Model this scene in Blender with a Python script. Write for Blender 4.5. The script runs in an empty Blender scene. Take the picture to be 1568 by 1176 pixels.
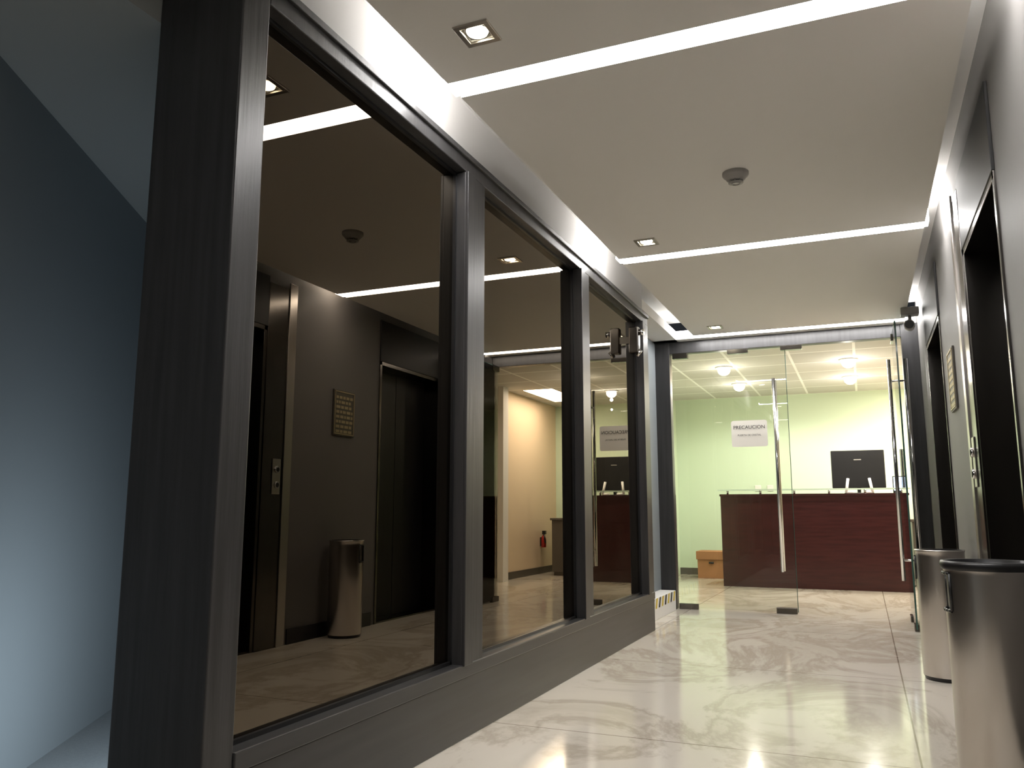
import bpy, math, bmesh
from mathutils import Matrix, Vector
S=bpy.context.scene
try:
    S.view_settings.view_transform='Standard'; S.view_settings.look='None'
except Exception as e: print(e)
C=S.collection
# ---------------------------------------------------------------- materials
def mat(name,col,rough=.5,metal=0,emis=None,es=0,spec=.5,bump=0,bscale=40,var=0,vscale=3,stretch=None):
    m=bpy.data.materials.new(name); m.use_nodes=True
    nt=m.node_tree; b=nt.nodes['Principled BSDF']
    b.inputs['Base Color'].default_value=(*col,1); b.inputs['Roughness'].default_value=rough
    b.inputs['Metallic'].default_value=metal; b.inputs['Specular IOR Level'].default_value=spec
    if emis: b.inputs['Emission Color'].default_value=(*emis,1); b.inputs['Emission Strength'].default_value=es
    tc=nt.nodes.new('ShaderNodeTexCoord'); mp=nt.nodes.new('ShaderNodeMapping')
    nt.links.new(tc.outputs['Object'],mp.inputs[0])
    if stretch: mp.inputs['Scale'].default_value=stretch
    if var:
        n=nt.nodes.new('ShaderNodeTexNoise'); n.inputs['Scale'].default_value=vscale; n.inputs['Detail'].default_value=5
        nt.links.new(mp.outputs[0],n.inputs[0])
        r=nt.nodes.new('ShaderNodeValToRGB'); r.color_ramp.elements[0].position=.3; r.color_ramp.elements[1].position=.7
        r.color_ramp.elements[0].color=(*[c*(1-var) for c in col],1); r.color_ramp.elements[1].color=(*[min(1,c*(1+var)) for c in col],1)
        nt.links.new(n.outputs[0],r.inputs[0]); nt.links.new(r.outputs[0],b.inputs['Base Color'])
    if bump:
        n=nt.nodes.new('ShaderNodeTexNoise'); n.inputs['Scale'].default_value=bscale; n.inputs['Detail'].default_value=3
        nt.links.new(mp.outputs[0],n.inputs[0])
        bp=nt.nodes.new('ShaderNodeBump'); bp.inputs['Strength'].default_value=bump; bp.inputs['Distance'].default_value=.01
        nt.links.new(n.outputs[0],bp.inputs['Height']); nt.links.new(bp.outputs[0],b.inputs['Normal'])
    return m
def emit(name,col,s):
    m=bpy.data.materials.new(name); m.use_nodes=True; nt=m.node_tree; nt.nodes.clear()
    e=nt.nodes.new('ShaderNodeEmission'); e.inputs[0].default_value=(*col,1); e.inputs[1].default_value=s
    o=nt.nodes.new('ShaderNodeOutputMaterial'); nt.links.new(e.outputs[0],o.inputs[0]); return m
M_ceil=mat('ceiling_paint',(.88,.865,.83),.7,bump=.03,bscale=60)
M_cav=mat('cavity_paint',(.8,.79,.77),.7)
M_frame=mat('dark_frame_paint',(.038,.0375,.039),.36,var=.25,vscale=40,stretch=(1,1,.05),bump=.06,bscale=90)
M_base=mat('dark_panel',(.038,.0375,.039),.35,var=.2,vscale=30,stretch=(1,.06,1))
M_wallr=mat('gray_wall_paint',(.155,.148,.143),.55,bump=.03)
M_cove=mat('cove_wall_paint',(.50,.49,.48),.55)
M_blue=mat('blue_gray_wall_paint',(.25,.28,.295),.6,bump=.03)
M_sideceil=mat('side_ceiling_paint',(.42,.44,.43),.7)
M_carpet=mat('blue_gray_carpet',(.32,.35,.365),.9,var=.05,vscale=60,bump=.2,bscale=200)
M_bb=mat('dark_skirting',(.02,.02,.022),.3)
M_steel=mat('brushed_steel',(.55,.515,.48),.28,1,bump=.08,bscale=30,stretch=(1,1,.03))
M_dsteel=mat('dark_steel',(.14,.13,.12),.2,1)
M_chrome=mat('chrome',(.7,.7,.7),.12,1)
M_black=mat('black_plastic',(.012,.012,.013),.35)
M_eldoor=mat('elevator_door_dark',(.008,.0075,.008),.4)
M_header=mat('elevator_header_dark',(.014,.0135,.014),.42,spec=.3)
M_white=mat('white_plastic',(.75,.74,.71),.4)
M_det=mat('detector_plastic',(.42,.41,.39),.45)
M_green=mat('green_wall_paint',(.58,.70,.54),.6)
M_peach=mat('peach_wall_paint',(.80,.65,.47),.6)
M_pil=mat('white_wall_paint',(.85,.84,.82),.6)
M_wood=mat('mahogany',(.042,.0100,.0100),.25,var=.2,vscale=6,stretch=(.6,1,6))
M_card=mat('cardboard',(.42,.20,.09),.8,var=.1)
M_paper=mat('paper',(.85,.83,.78),.7)
M_ink=mat('ink',(.02,.02,.02),.7)
M_gold=mat('plaque_brass',(.45,.38,.24),.35,.7)
M_plq=mat('plaque_dark',(.09,.08,.065),.4)
M_red=mat('red_enamel',(.35,.018,.015),.3)
M_yel=mat('yellow_tape',(.75,.55,.03),.5)
M_led=emit('led_diffuser',(1,.975,.955),43)
M_led2=emit('led_unseen_dimmed',(1,.97,.945),20)
M_lamp=emit('halogen_lamp',(1,.92,.70),30)
M_bulbw=emit('office_bulb_warm',(1,.80,.45),16)
M_bulbc=emit('office_bulb_white',(1,.92,.82),16)
M_scr=emit('screen_glow',(.65,.8,1),3)
# mirror (bronze tinted)
M_mir=bpy.data.materials.new('bronze_mirror_glass'); M_mir.use_nodes=True
nt=M_mir.node_tree; nt.nodes.clear()
g=nt.nodes.new('ShaderNodeBsdfGlossy'); g.inputs['Color'].default_value=(.092,.072,.050,1); g.inputs['Roughness'].default_value=0
g2=nt.nodes.new('ShaderNodeBsdfGlossy'); g2.inputs['Color'].default_value=(1,.94,.84,1); g2.inputs['Roughness'].default_value=0
fr=nt.nodes.new('ShaderNodeFresnel'); fr.inputs[0].default_value=1.45; mxs=nt.nodes.new('ShaderNodeMixShader')
nt.links.new(fr.outputs[0],mxs.inputs[0]); nt.links.new(g.outputs[0],mxs.inputs[1]); nt.links.new(g2.outputs[0],mxs.inputs[2])
o=nt.nodes.new('ShaderNodeOutputMaterial'); nt.links.new(mxs.outputs[0],o.inputs[0])
# clear glass
def glassmat(name,tint,refl=1.0):
    m=bpy.data.materials.new(name); m.use_nodes=True; nt=m.node_tree; nt.nodes.clear()
    t=nt.nodes.new('ShaderNodeBsdfTransparent'); t.inputs[0].default_value=(*tint,1)
    g=nt.nodes.new('ShaderNodeBsdfGlossy'); g.inputs['Roughness'].default_value=0
    f=nt.nodes.new('ShaderNodeFresnel'); f.inputs[0].default_value=1.5
    mx=nt.nodes.new('ShaderNodeMixShader'); o=nt.nodes.new('ShaderNodeOutputMaterial')
    nt.links.new(f.outputs[0],mx.inputs[0]); nt.links.new(t.outputs[0],mx.inputs[1]); nt.links.new(g.outputs[0],mx.inputs[2])
    nt.links.new(mx.outputs[0],o.inputs[0]); return m
M_glass=glassmat('clear_glass',(.96,.97,.95))
M_gedge=mat('glass_edge',(.05,.12,.10),.1)
# marble floor
M_floor=bpy.data.materials.new('polished_marble'); M_floor.use_nodes=True
nt=M_floor.node_tree; b=nt.nodes['Principled BSDF']; N=nt.nodes; L=nt.links
tc=N.new('ShaderNodeTexCoord')
mp=N.new('ShaderNodeMapping'); mp.inputs['Rotation'].default_value=(0,0,.6); mp.inputs['Scale'].default_value=(1,.55,1)
L.new(tc.outputs['Object'],mp.inputs[0])
n1=N.new('ShaderNodeTexNoise'); n1.inputs['Scale'].default_value=1.3; n1.inputs['Detail'].default_value=9; n1.inputs['Roughness'].default_value=.64; n1.inputs['Distortion'].default_value=.9
L.new(mp.outputs[0],n1.inputs[0])
r1=N.new('ShaderNodeValToRGB'); e=r1.color_ramp.elements
e[0].position=.28; e[0].color=(.54,.48,.40,1); e[1].position=.66; e[1].color=(.76,.71,.63,1)
x=e.new(.43); x.color=(.70,.65,.565,1); x=e.new(.475); x.color=(.55,.49,.41,1); x=e.new(.53); x.color=(.74,.69,.61,1)
L.new(n1.outputs[0],r1.inputs[0])
mp2=N.new('ShaderNodeMapping'); mp2.inputs['Location'].default_value=(-.128,-3.23,0); L.new(tc.outputs['Object'],mp2.inputs[0])
br=N.new('ShaderNodeTexBrick'); br.offset=0; br.squash=1
br.inputs['Scale'].default_value=1; br.inputs['Mortar Size'].default_value=.0035; br.inputs['Brick Width'].default_value=1.6; br.inputs['Row Height'].default_value=1.6
br.inputs['Mortar Smooth'].default_value=0
br.inputs['Color1'].default_value=(1,1,1,1); br.inputs['Color2'].default_value=(.94,.94,.94,1); br.inputs['Mortar'].default_value=(.45,.42,.38,1)
L.new(mp2.outputs[0],br.inputs[0])
mx=N.new('ShaderNodeMixRGB'); mx.blend_type='MULTIPLY'; mx.inputs[0].default_value=1
L.new(r1.outputs[0],mx.inputs[1]); L.new(br.outputs[0],mx.inputs[2]); L.new(mx.outputs[0],b.inputs['Base Color'])
b.inputs['Roughness'].default_value=.11; b.inputs['Specular IOR Level'].default_value=.42
# office ceiling tiles
M_tile=bpy.data.materials.new('ceiling_tiles'); M_tile.use_nodes=True
nt=M_tile.node_tree; b=nt.nodes['Principled BSDF']; tc=nt.nodes.new('ShaderNodeTexCoord'); br=nt.nodes.new('ShaderNodeTexBrick'); br.offset=0
br.inputs['Scale'].default_value=1; br.inputs['Mortar Size'].default_value=.014; br.inputs['Brick Width'].default_value=.61; br.inputs['Row Height'].default_value=.61
br.inputs['Color1'].default_value=(.64,.63,.60,1); br.inputs['Color2'].default_value=(.55,.54,.51,1); br.inputs['Mortar'].default_value=(.92,.92,.9,1)
nt.links.new(tc.outputs['Object'],br.inputs[0]); nt.links.new(br.outputs[0],b.inputs['Base Color']); b.inputs['Roughness'].default_value=.8
# ---------------------------------------------------------------- helpers
def fin(bm,name,mats,parent=None,smooth=False):
    me=bpy.data.meshes.new(name); bm.normal_update(); bm.to_mesh(me); bm.free()
    for m in (mats if isinstance(mats,(list,tuple)) else [mats]): me.materials.append(m)
    ob=bpy.data.objects.new(name,me); C.objects.link(ob)
    if smooth:
        for p in me.polygons: p.use_smooth=True
    if parent: ob.parent=parent
    return ob
def addbox(bm,x0,x1,y0,y1,z0,z1,mi=0,bev=0):
    r=bmesh.ops.create_cube(bm,size=1,matrix=Matrix.Translation(((x0+x1)/2,(y0+y1)/2,(z0+z1)/2))@Matrix.Diagonal((x1-x0,y1-y0,z1-z0,1)))
    vs=r['verts']; fs=set(f for v in vs for f in v.link_faces)
    for f in fs: f.material_index=mi
    if bev:
        es=list(set(e for v in vs for e in v.link_edges))
        rr=bmesh.ops.bevel(bm,geom=es,offset=bev,segments=2,affect='EDGES',profile=.5)
        for f in rr['faces']: f.material_index=mi
def boxes(name,L,mats,parent=None):
    bm=bmesh.new()
    for b in L:
        addbox(bm,*b[:6],mi=b[6] if len(b)>6 else 0,bev=b[7] if len(b)>7 else 0)
    return fin(bm,name,mats,parent)
def empty(name,loc=(0,0,0)):
    e=bpy.data.objects.new(name,None); e.empty_display_size=.1; C.objects.link(e); return e
def lathe(bm,prof,cx,cy,mi=0,seg=48,mis=None,axis='z',flip=False,skip=None):
    rings=[]
    for r,z in prof:
        if r<1e-6: rings.append([bm.verts.new((cx,cy,z))])
        else: rings.append([bm.verts.new((cx+r*math.cos(2*math.pi*i/seg),cy+r*math.sin(2*math.pi*i/seg),z)) for i in range(seg)])
    for k in range(len(rings)-1):
        a,b=rings[k],rings[k+1]
        for i in range(seg):
            if skip and skip(k,(i+.5)/seg*360): continue
            j=(i+1)%seg
            if len(a)==1 and len(b)==1: continue
            if len(a)==1: vs=[a[0],b[i],b[j]]
            elif len(b)==1: vs=[a[i],a[j],b[0]]
            else: vs=[a[i],a[j],b[j],b[i]]
            try:
                f=bm.faces.new(vs); f.smooth=True; f.material_index=mis[k] if mis else mi
            except ValueError: pass
def rod(bm,p0,p1,r,mi=0,seg=16):
    p0=Vector(p0);p1=Vector(p1);d=p1-p0
    q=d.to_track_quat('Z','Y').to_matrix().to_4x4()
    rr=bmesh.ops.create_cone(bm,cap_ends=True,segments=seg,radius1=r,radius2=r,depth=d.length,matrix=Matrix.Translation((p0+p1)/2)@q)
    for f in set(f for v in rr['verts'] for f in v.link_faces):
        f.material_index=mi
        if len(f.verts)==4: f.smooth=True
# ---------------------------------------------------------------- constants
CH=2.42; XL=-1.46; XR=.50; XM=-1.515; YG=7.5
# ---------------------------------------------------------------- shell
boxes('floor',[(-1.76,1.6,-3.2,6.1,-.1,0),(-2.6,1.6,6.1,12,-.1,0)],M_floor)
boxes('floor_side_room',[(-3.6,-1.76,-3.2,3.3,-.1,0)],M_carpet)
slots=[(.20,.31),(2.49,2.60),(4.80,4.91),(7.25,7.36)]
holes=[2.24,4.54,6.97]
HX0,HX1=-1.125,-1.035
L=[]
edges=[(-3.0,.20,None),(.31,2.49,2.24),(2.60,4.80,4.54),(4.91,7.25,6.97),(7.36,7.47,None)]
for y0,y1,h in edges:
    z0,z1=CH,CH+.08
    if h is None: L.append((-1.32,.40,y0,y1,z0,z1)); continue
    L+= [(-1.32,.40,y0,h-.045,z0,z1),(-1.32,.40,h+.045,y1,z0,z1),(-1.32,HX0,h-.045,h+.045,z0,z1),(HX1,.40,h-.045,h+.045,z0,z1)]
boxes('ceiling',L,M_ceil)
boxes('ceiling_upper_slab',[(-1.80,.84,-3,7.55,2.62,2.70)],M_cav)
boxes('ceiling_left_soffit',[(-1.75,-1.50,6.1,7.47,CH,CH+.08),(-1.75,-1.32,7.36,7.47,CH,CH+.08)],M_ceil)
SZ=2.235
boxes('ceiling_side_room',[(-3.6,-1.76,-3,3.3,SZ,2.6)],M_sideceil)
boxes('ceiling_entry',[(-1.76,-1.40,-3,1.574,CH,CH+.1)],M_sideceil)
bm=bmesh.new()
for i,(y0,y1) in enumerate(slots):
    mi=1 if i==0 else 0  # first strip is unseen, added overhead for more bounce light
    addbox(bm,-1.34,.42,y0+.004,y1-.004,CH+.006,CH+.075,mi)
    addbox(bm,-1.325,-1.30,y0-.10,y1+.10,CH+.085,CH+.12,mi); addbox(bm,.385,.405,y0-.10,y1+.10,CH+.085,CH+.12,mi)  # hidden glowing blocks added above the panel edges to light the side gaps
fin(bm,'led_strip_lights',[M_led,M_led2])
boxes('wall_right',[(XR,.84,-3,3.2,0,2.62),(XR,.84,3.2,4.18,2.06,2.62),(XR,.84,4.18,5.55,0,2.62),(XR,.84,5.55,6.6,2.06,2.62),(XR,.84,6.6,7.47,0,2.62)],M_wallr)
boxes('baseboard_right',[(XR-.012,XR,-3,3.14,0,.1,0,.002),(XR-.012,XR,4.5,5.50,0,.1,0,.002),(XR-.012,XR,6.65,7.4,0,.1,0,.002)],M_bb)
boxes('wall_back',[(-3.6,.84,-3.1,-3,0,2.62)],M_wallr)
boxes('wall_left_recess',[(-1.85,-1.72,6.1,7.6,0,2.62)],M_blue)
boxes('wall_left_upper',[(-1.80,-1.50,1.574,6.1,2.36,2.62)],M_cove)
boxes('wall_left_core',[(-1.76,-1.54,1.60,6.06,.0,2.36)],M_base)
bm=bmesh.new()
pts=[(-1.80,-3),(-1.80,.602),(-3.3,3.11),(-1.76,3.11)]
for a,b in zip(pts[:-1],pts[1:]):
    v=[bm.verts.new((a[0],a[1],0)),bm.verts.new((b[0],b[1],0)),bm.verts.new((b[0],b[1],SZ)),bm.verts.new((a[0],a[1],SZ))]
    bm.faces.new(v)
ob=fin(bm,'wall_side_room',M_blue)
# ---------------------------------------------------------------- mirrored partition
part=empty('mirrored_glass_partition')
L=[(-1.76,XL,1.574,1.68,0,2.42,0,.004)]
for y0,y1 in [(2.93,3.12),(4.44,4.62),(5.90,6.10)]:
    L.append((-1.56,XL,y0,y1,.27,2.28,0,.004))
boxes('frame_posts',L,M_frame,part)
boxes('frame_beads',[(XL-.004,XL+.012,y0+.0,y0+.075,.27,2.28,0,.003) for y0 in (2.93,4.44,5.90)],M_frame,part)
boxes('frame_header',[(-1.56,XL,1.68,6.10,2.28,2.36,0,.004),(-1.56,XL+.012,1.68,6.10,2.335,2.36,0,.003)],M_frame,part)
boxes('frame_sill_panel',[(-1.76,XL,1.68,6.10,0,.225,0,.003),(-1.56,XL+.006,1.68,6.10,.225,.275,0,.004)],M_base,part)
ys=[(1.68,2.93),(3.12,4.44),(4.62,5.90)]
boxes('gaskets',[q for y0,y1 in ys for q in [(XM-.004,XM+.012,y0,y1,.275,.287),(XM-.004,XM+.012,y0,y1,2.268,2.28),(XM-.004,XM+.012,y0,y0+.012,.275,2.28),(XM-.004,XM+.012,y1-.012,y1,.275,2.28)]],M_black,part)
for i,(y0,y1) in enumerate(ys):
    boxes('mirror_pane_%d'%(i+1),[(XM-.006,XM,y0,y1,.275,2.28)],M_mir,part)
sb=empty('wall_sensor_bracket')
boxes('housing',[(XL-.02,XL+.05,5.60,5.66,1.98,2.17,0,.008)],M_dsteel,sb)
bm=bmesh.new(); rod(bm,(XL+.05,5.63,2.13),(XL+.085,5.63,2.13),.022); rod(bm,(XL+.03,5.63,1.96),(XL+.06,5.63,2.0),.014)
addbox(bm,XM,XL-.02,5.61,5.65,2.05,2.10)
fin(bm,'clamp',M_chrome,sb)
hz=empty('hazard_step')
boxes('block',[(-1.72,-1.58,6.35,7.40,0,.17,0,.004)],M_pil,hz)
bm=bmesh.new()
for i in range(9):
    y=6.40+i*.11
    v=[bm.verts.new(p) for p in [(-1.578,y,.09),(-1.578,y+.05,.09),(-1.578,y+.09,.168),(-1.578,y+.04,.168)]]
    f=bm.faces.new(v); f.material_index=i%2
fin(bm,'tape',[M_yel,M_ink],hz)
# ---------------------------------------------------------------- elevators
def elevator(y0,y1,name):
    e=empty(name)
    ym=(y0+y1)/2
    boxes('door_leaves',[(.66,.69,y0,ym-.002,0.01,2.06,0,.003),(.66,.69,ym+.002,y1,0.01,2.06,0,.003)],M_eldoor,e)
    boxes('jambs',[(XR-.008,.68,y0,y0+.03,0,2.06,0,.002),(XR-.008,.68,y1-.03,y1,0,2.06,0,.002),(XR-.008,.68,y0,y1,2.03,2.06,0,.002)],M_dsteel,e)
    boxes('header',[(XR-.012,XR,y0,y1,2.06,2.40,0,.002)],M_header,e)
    boxes('sill_track',[(XR,.66,y0+.03,y1-.03,0.001,.012)],M_dsteel,e)
    return e
elevator(3.2,4.18,'elevator_door')
elevator(5.55,6.6,'elevator_door.001')
tr=empty('elevator_side_panel')
boxes('sheet',[(XR-.014,XR-.002,4.18,4.46,0,2.36,0,.002)],M_dsteel,tr)
boxes('edge_strip',[(XR-.022,XR-.012,4.38,4.46,0,2.40,0,.002)],M_steel,tr)
cb=empty('elevator_call_buttons')
boxes('plate',[(XR-.020,XR-.014,4.275,4.355,.97,1.20,0,.002)],M_steel,cb)
bm=bmesh.new()
for z in (1.03,1.13):
    rod(bm,(XR-.02,4.315,z),(XR-.032,4.315,z),.022,0,24); rod(bm,(XR-.032,4.315,z),(XR-.034,4.315,z),.014,1,24)
fin(bm,'buttons',[M_chrome,M_black],cb)
pq=empty('wall_plaque')
y0,y1,z0,z1=4.93,5.20,1.41,1.75
boxes('plate',[(XR-.012,XR,y0,y1,z0,z1,0,.003)],M_plq,pq)
boxes('border',[(XR-.016,XR-.010,y0+.01,y1-.01,z1-.018,z1-.01),(XR-.016,XR-.010,y0+.01,y1-.01,z0+.01,z0+.018),(XR-.016,XR-.010,y0+.01,y0+.018,z0+.01,z1-.01),(XR-.016,XR-.010,y1-.018,y1-.01,z0+.01,z1-.01)],M_gold,pq)
L=[]
import random; random.seed(3)
for r in range(8):
    zz=z1-.045-r*.036
    yy=y0+.03
    while yy<y1-.05:
        w=random.uniform(.02,.05); w=min(w,y1-.03-yy)
        L.append((XR-.014,XR-.010,yy,yy+w,zz-.02,zz)); yy+=w+.01
boxes('lettering',L,M_gold,pq)
sg=empty('emergency_sign')
boxes('board',[(XR-.006,XR,2.20,2.58,1.86,2.06,0,.002)],M_red,sg)
boxes('face',[(XR-.009,XR-.005,2.215,2.565,1.872,2.048,0,.001)],M_paper,sg)
boxes('red_symbol',[(XR-.011,XR-.008,2.25,2.55,1.89,1.92),(XR-.011,XR-.008,2.25,2.55,2.0,2.03)],M_red,sg)
# ---------------------------------------------------------------- ceiling fittings
bm=bmesh.new()
z=CH
lathe(bm,[(0,z-.055),(.018,z-.055),(.022,z-.052),(.024,z-.045),(.024,z-.040),(.040,z-.036),(.045,z-.030),(.050,z-.022),(.056,z-.018),(.060,z-.012),(.060,z)],-.458,3.73,mis=[0,0,0,1,0,0,0,0,0,0])
for a in range(0,360,45):
    c,s=math.cos(math.radians(a)),math.sin(math.radians(a))
    rod(bm,(-.458+.03*c,3.73+.03*s,z-.037),(-.458+.03*c,3.73+.03*s,z-.046),.003,0,8)
lathe(bm,[(.034,z-.047),(.034,z-.050),(.0,z-.050)],-.458,3.73)
fin(bm,'smoke_detector',[M_det,M_black])
for i,h in enumerate(holes):
    e=empty('recessed_downlight' if i==0 else 'recessed_downlight.%03d'%i)
    cx=-1.08
    o=.062;n=.043
    boxes('trim',[(cx-o,cx+o,h-o,h-n,CH-.006,CH+.004,0,.0015),(cx-o,cx+o,h+n,h+o,CH-.006,CH+.004,0,.0015),(cx-o,cx-n,h-n,h+n,CH-.006,CH+.004,0,.0015),(cx+n,cx+o,h-n,h+n,CH-.006,CH+.004,0,.0015)],M_steel,e)
    bm=bmesh.new()
    lathe(bm,[(.060,CH+.05),(.043,CH+.004),(.036,CH+.004),(.034,CH+.02)],cx,h)
    fin(bm,'gimbal_ring',M_dsteel,e)
    bm=bmesh.new(); lathe(bm,[(.036,CH+.02),(.034,CH),(.018,CH-.004),(0,CH-.006)],cx,h); fin(bm,'lamp',M_lamp,e)
    ld=bpy.data.lights.new('spot','SPOT'); ld.energy=20; ld.spot_size=math.radians(100); ld.spot_blend=.8; ld.shadow_soft_size=.01; ld.color=(1,.9,.75)
    lo=bpy.data.objects.new('spot',ld); lo.location=(cx,h,CH-.02); C.objects.link(lo); lo.parent=e
sc=empty('security_camera')
boxes('mount',[(.35,.48,6.84,6.94,2.36,CH,0,.006)],M_det,sc)
bm=bmesh.new(); rod(bm,(.415,6.90,2.36),(.41,6.86,2.30),.012); rod(bm,(.412,6.94,2.285),(.40,6.76,2.265),.038,0,24); fin(bm,'body',M_det,sc)
bm=bmesh.new(); rod(bm,(.4006,6.77,2.266),(.3995,6.755,2.2645),.031,0,24); fin(bm,'lens',M_black,sc)
# ---------------------------------------------------------------- glass door wall
gw=empty('door_1')
boxes('posts',[(-1.72,-1.585,YG-.05,YG+.06,0,CH,0,.004),(.37,XR,YG-.05,YG+.06,0,CH,0,.004),(XR,.84,YG-.03,YG+.06,0,2.62)],M_frame,gw)
boxes('header',[(-1.585,.37,YG-.04,YG+.05,2.31,CH,0,.004)],M_frame,gw)
boxes('left_leaf',[(-1.575,-.565,YG-.005,YG+.005,.015,2.30)],M_glass,gw)
boxes('glass_edges',[(-.567,-.562,YG-.005,YG+.005,.015,2.30)],M_gedge,gw)
XD=.30;Y0=6.76
boxes('right_leaf_open',[(XD-.005,XD+.005,Y0,YG-.06,.015,2.30)],M_glass,gw)
boxes('right_leaf_edge',[(XD-.006,XD+.006,Y0-.006,Y0,.015,2.30),(XD-.006,XD+.006,Y0,YG-.06,2.30,2.305)],M_gedge,gw)
boxes('patch_fittings',[(-1.57,-1.40,YG-.015,YG+.015,.0,.05,0,.003),(-.74,-.57,YG-.015,YG+.015,0,.05,0,.003),(-1.56,-1.42,YG-.045,YG+.015,2.26,2.31,0,.003),(-1.06,-.88,YG-.045,YG+.015,2.27,2.31,0,.003),(-.60,-.42,YG-.045,YG+.015,2.27,2.31,0,.003),
  (XD-.015,XD+.015,Y0,Y0+.12,0.0,.05,0,.003),(XD-.015,XD+.015,YG-.2,YG-.05,2.25,2.31,0,.003),(XD-.015,XD+.015,YG-.2,YG-.05,0,.05,0,.003)],M_dsteel,gw)
bm=bmesh.new()
for s in (-1,1):
    rod(bm,(-.67,YG+s*.06,.35),(-.67,YG+s*.06,2.02),.014)
for zz in (.5,1.85): rod(bm,(-.67,YG-.06,zz),(-.67,YG+.06,zz),.008)
for s in (-1,1):
    rod(bm,(XD+s*.06,Y0+.1,.35),(XD+s*.06,Y0+.1,2.02),.014)
for zz in (.5,1.85): rod(bm,(XD-.06,Y0+.1,zz),(XD+.06,Y0+.1,zz),.008)
fin(bm,'pull_handles',M_chrome,gw)
cs=empty('caution_sign')
xc,zc=-.90,1.545;w,hh=.31,.235
bm=bmesh.new(); ng=[]
rr=.02
for cx_,cz_,a0 in [(xc+w/2-rr,zc+hh/2-rr,0),(xc-w/2+rr,zc+hh/2-rr,90),(xc-w/2+rr,zc-hh/2+rr,180),(xc+w/2-rr,zc-hh/2+rr,270)]:
    for k in range(5):
        a=math.radians(a0+k*22.5); ng.append(bm.verts.new((cx_+rr*math.cos(a),YG-.008,cz_+rr*math.sin(a))))
bm.faces.new(ng)
fin(bm,'paper',M_paper,cs)
def text(s,size,x,y,z,m,parent,name):
    cu=bpy.data.curves.new(name,'FONT'); cu.body=s; cu.size=size; cu.align_x='CENTER'; cu.align_y='CENTER'
    cu.materials.append(m); o=bpy.data.objects.new(name,cu); C.objects.link(o); o.location=(x,y,z); o.rotation_euler=(math.pi/2,0,0); o.parent=parent
text('PRECAUCION',.044,xc,YG-.0105,zc+.055,M_ink,cs,'title')
text('PUERTA DE CRISTAL',.022,xc,YG-.0105,zc-.015,M_ink,cs,'subtitle')
# ---------------------------------------------------------------- bins
def bin_(name,cx,cy,r,h,black,openang=200):
    e=empty(name)
    bm=bmesh.new()
    z1=h-.15;z2=h-.035
    def sk(k,a):
        return k==3 and abs(((a-openang+180)%360)-180)<26
    lathe(bm,[(r*.93,.0),(r*.95,.012),(r,.02),(r,z1),(r,z2),(r,h-.012),(r+.004,h-.006),(r+.002,h),(r-.008,h)],cx,cy,mis=[1,1,0,0,0,0,0,0],seg=72,skip=sk)
    lathe(bm,[(r-.008,h),(r-.010,.03),(0,.03)],cx,cy,mi=1,seg=72)
    fin(bm,'shell',[M_steel,M_black],e)
    bm=bmesh.new()
    for a in (openang-27,openang+27):
        c,s=math.cos(math.radians(a)),math.sin(math.radians(a))
        rod(bm,(cx+c*(r+.002),cy+s*(r+.002),z1),(cx+c*(r+.002),cy+s*(r+.002),z2),.005)
    for zz in (z1,z2):
        for k in range(-3,3):
            a=math.radians(openang+k*9);b=math.radians(openang+(k+1)*9)
            rod(bm,(cx+math.cos(a)*(r+.002),cy+math.sin(a)*(r+.002),zz),(cx+math.cos(b)*(r+.002),cy+math.sin(b)*(r+.002),zz),.005,0,8)
    fin(bm,'opening_lip',M_black,e)
    if black:
        bm=bmesh.new(); lathe(bm,[(r+.005,h-.022),(r+.010,h-.008),(r+.006,h+.004),(r-.012,h+.004),(r-.014,h-.1)],cx,cy,seg=72); fin(bm,'liner_rim',M_black,e)
bin_('trash_bin',.352,4.95,.118,.66,False,160)
bin_('trash_bin.001',.352,3.03,.130,.70,True,180)
# ---------------------------------------------------------------- office
boxes('wall_office_back',[(-2.5,1.3,11.6,11.7,0,2.5)],M_green)
boxes('wall_office_left',[(-2.5,-2.4,7.6,11.6,0,2.5),(-2.5,-1.72,7.5,7.6,0,2.5)],M_green)
boxes('wall_office_right',[(1.2,1.3,7.5,11.6,0,2.5)],M_peach)
boxes('wall_office_front',[(.84,1.3,7.44,7.56,0,2.5)],M_pil)
boxes('column_office',[(1.10,1.2,9.40,9.56,0,2.43)],M_pil)
boxes('ceiling_office',[(-2.5,1.3,7.56,11.7,2.43,2.5)],M_tile)
boxes('baseboard_office',[(1.188,1.2,9.56,11.6,0,.09),(-2.4,1.2,11.588,11.6,0,.09)],M_plq)
dk=empty('reception_desk')
boxes('front_panel',[(-1.56,.45,9.95,9.98,0,1.04,0,.003),(-1.56,-1.53,9.98,10.6,0,1.04,0,.003),(.42,.45,9.98,10.6,0,1.04,0,.003)],M_wood,dk)
boxes('counter_top',[(-1.57,.46,9.94,10.62,1.035,1.06,0,.003)],M_wood,dk)
gs=empty('glass_counter_shelf')
boxes('glass_ledge',[(-1.58,.47,9.86,10.08,1.10,1.112)],M_glass,gs)
boxes('glass_ledge_edge',[(-1.58,.47,9.857,9.862,1.098,1.114)],mat('frosted_edge',(.55,.68,.58),.2),gs)
bm=bmesh.new()
for k in range(6): rod(bm,(-1.48+k*.375,9.99,1.06),(-1.48+k*.375,9.99,1.10),.012)
fin(bm,'standoffs',M_chrome,gs)
mo=empty('computer_monitor')
boxes('screen_body',[(-.33,.25,10.42,10.46,1.13,1.57,0,.008)],M_black,mo)
boxes('logo',[(-.08,0.0,10.418,10.42,1.455,1.465)],M_det,mo)
boxes('stand',[(-.06,-.02,10.44,10.50,1.06,1.3,0,.004),(-.2,.12,10.38,10.56,1.06,1.075,0,.004)],M_black,mo)
bm=bmesh.new()
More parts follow.
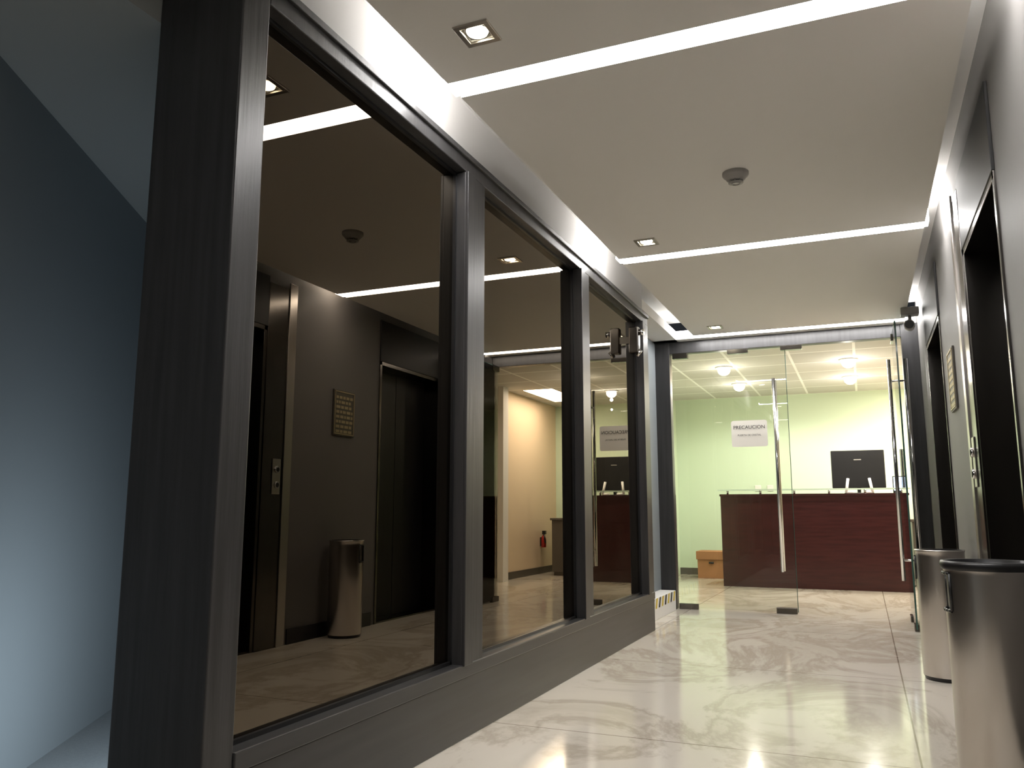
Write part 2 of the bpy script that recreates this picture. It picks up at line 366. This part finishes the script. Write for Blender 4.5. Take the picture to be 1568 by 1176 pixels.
for s in (-1,1):
    rod(bm,(-.04+s*.14,10.36,1.08),(-.04+s*.115,10.40,1.24),.016); rod(bm,(-.04+s*.14,10.36,1.08),(-.04+s*.05,10.36,1.08),.012)
fin(bm,'legs',M_pil,mo)
tb=empty('desk_screen')
boxes('bezel',[(.31,.445,10.12,10.14,1.06,1.25,0,.004)],M_black,tb)
boxes('display',[(.32,.435,10.116,10.122,1.09,1.24)],M_scr,tb)
cbx=empty('cardboard_box')
boxes('carton',[(-2.05,-1.70,11.0,11.35,0,.30,0,.003)],M_card,cbx)
boxes('lid',[(-2.065,-1.685,10.985,11.365,.24,.345,0,.004)],M_card,cbx)
bm=bmesh.new(); rod(bm,(-1.90,10.984,.20),(-1.84,10.984,.20),.012); fin(bm,'hand_hole',M_ink,cbx)
boxes('side_cabinet',[(.50,.92,10.65,11.25,0.05,.74,0,.004),(.52,.90,10.67,11.23,0,.05),(.48,.94,10.63,11.27,.74,.77,0,.004),(.60,.62,10.64,10.65,.3,.6)],M_plq)
fe=empty('fire_extinguisher')
bm=bmesh.new(); lathe(bm,[(0,.36),(.032,.36),(.036,.37),(.036,.48),(.026,.51),(.012,.53),(.012,.55)],1.155,10.95,seg=24); fin(bm,'tank',M_red,fe)
bm=bmesh.new(); addbox(bm,1.12,1.17,10.93,10.97,.54,.59); rod(bm,(1.15,10.95,.57),(1.11,10.90,.42),.012); addbox(bm,1.18,1.2,10.92,10.98,.38,.5); fin(bm,'valve',M_black,fe)
ws=boxes('wall_switch',[(-1.35,-1.27,11.59,11.6,1.13,1.21,0,.003),(-1.19,-1.11,11.59,11.6,1.13,1.21,0,.003)],M_white)
k=0
for (x,y) in [(-1.33,9.07),(-.06,9.09),(-1.34,10.35),(-.06,10.3)]:
    e=empty('office_downlight' if k==0 else 'office_downlight.%03d'%k); k+=1
    bm=bmesh.new(); lathe(bm,[(.095,2.43),(.095,2.42),(.070,2.418),(.065,2.43)],x,y,seg=32); fin(bm,'ring',M_white,e)
    bm=bmesh.new(); bmesh.ops.create_uvsphere(bm,u_segments=20,v_segments=12,radius=.068,matrix=Matrix.Translation((x,y,2.395))@Matrix.Diagonal((1,1,.85,1)))
    for f in bm.faces: f.smooth=True
    fin(bm,'bulb',M_bulbw if x<-1 else M_bulbc,e)
    ld=bpy.data.lights.new('light','SPOT'); ld.spot_size=math.radians(170); ld.spot_blend=.4; ld.energy=40; ld.shadow_soft_size=.02; ld.color=(1,.92,.80) if x<-1 else (1,.95,.88)
    lo=bpy.data.objects.new('light',ld); lo.location=(x,y,2.31); C.objects.link(lo); lo.parent=e
    ld=bpy.data.lights.new('glow','POINT'); ld.energy=5; ld.shadow_soft_size=.01; ld.color=(1,.93,.82)
    lo=bpy.data.objects.new('glow',ld); lo.location=(x,y,2.18); C.objects.link(lo); lo.parent=e
def area(name,loc,rot,sx,sy,en,col):
    ld=bpy.data.lights.new(name,'AREA'); ld.shape='RECTANGLE'; ld.size=sx; ld.size_y=sy; ld.energy=en; ld.color=col
    lo=bpy.data.objects.new(name,ld); lo.location=loc; lo.rotation_euler=rot; C.objects.link(lo); return lo
area('office_right_fill',(.75,10.3,2.41),(0,0,0),.4,1.2,80,(1,.90,.76))  # added area lamp, brightens the peach wall for its reflection in the panes
area('side_room_fill',(-1.79,2.1,.30),(0,math.radians(90),0),.5,.7,7.5,(.78,.90,1))  # added bluish lamp hidden behind the partition, brightens the lower side wall
# ---------------------------------------------------------------- world & camera
w=bpy.data.worlds.new('world'); S.world=w; w.use_nodes=True; w.node_tree.nodes['Background'].inputs[0].default_value=(.02,.022,.025,1)
f=1250/1568*36
yaw=math.radians(23.1);p=math.radians(8.87)
F=Vector((-math.sin(yaw)*math.cos(p),math.cos(yaw)*math.cos(p),math.sin(p)))
R=Vector((math.cos(yaw),math.sin(yaw),0)); U=R.cross(F)
m=Matrix((( R.x,U.x,-F.x,0),(R.y,U.y,-F.y,0),(R.z,U.z,-F.z,.86),(0,0,0,1)))
cd=bpy.data.cameras.new('camera'); cd.lens=f; cd.sensor_width=36; cd.sensor_fit='HORIZONTAL'; cd.clip_start=.02
co=bpy.data.objects.new('camera',cd); co.matrix_world=m; C.objects.link(co); S.camera=co
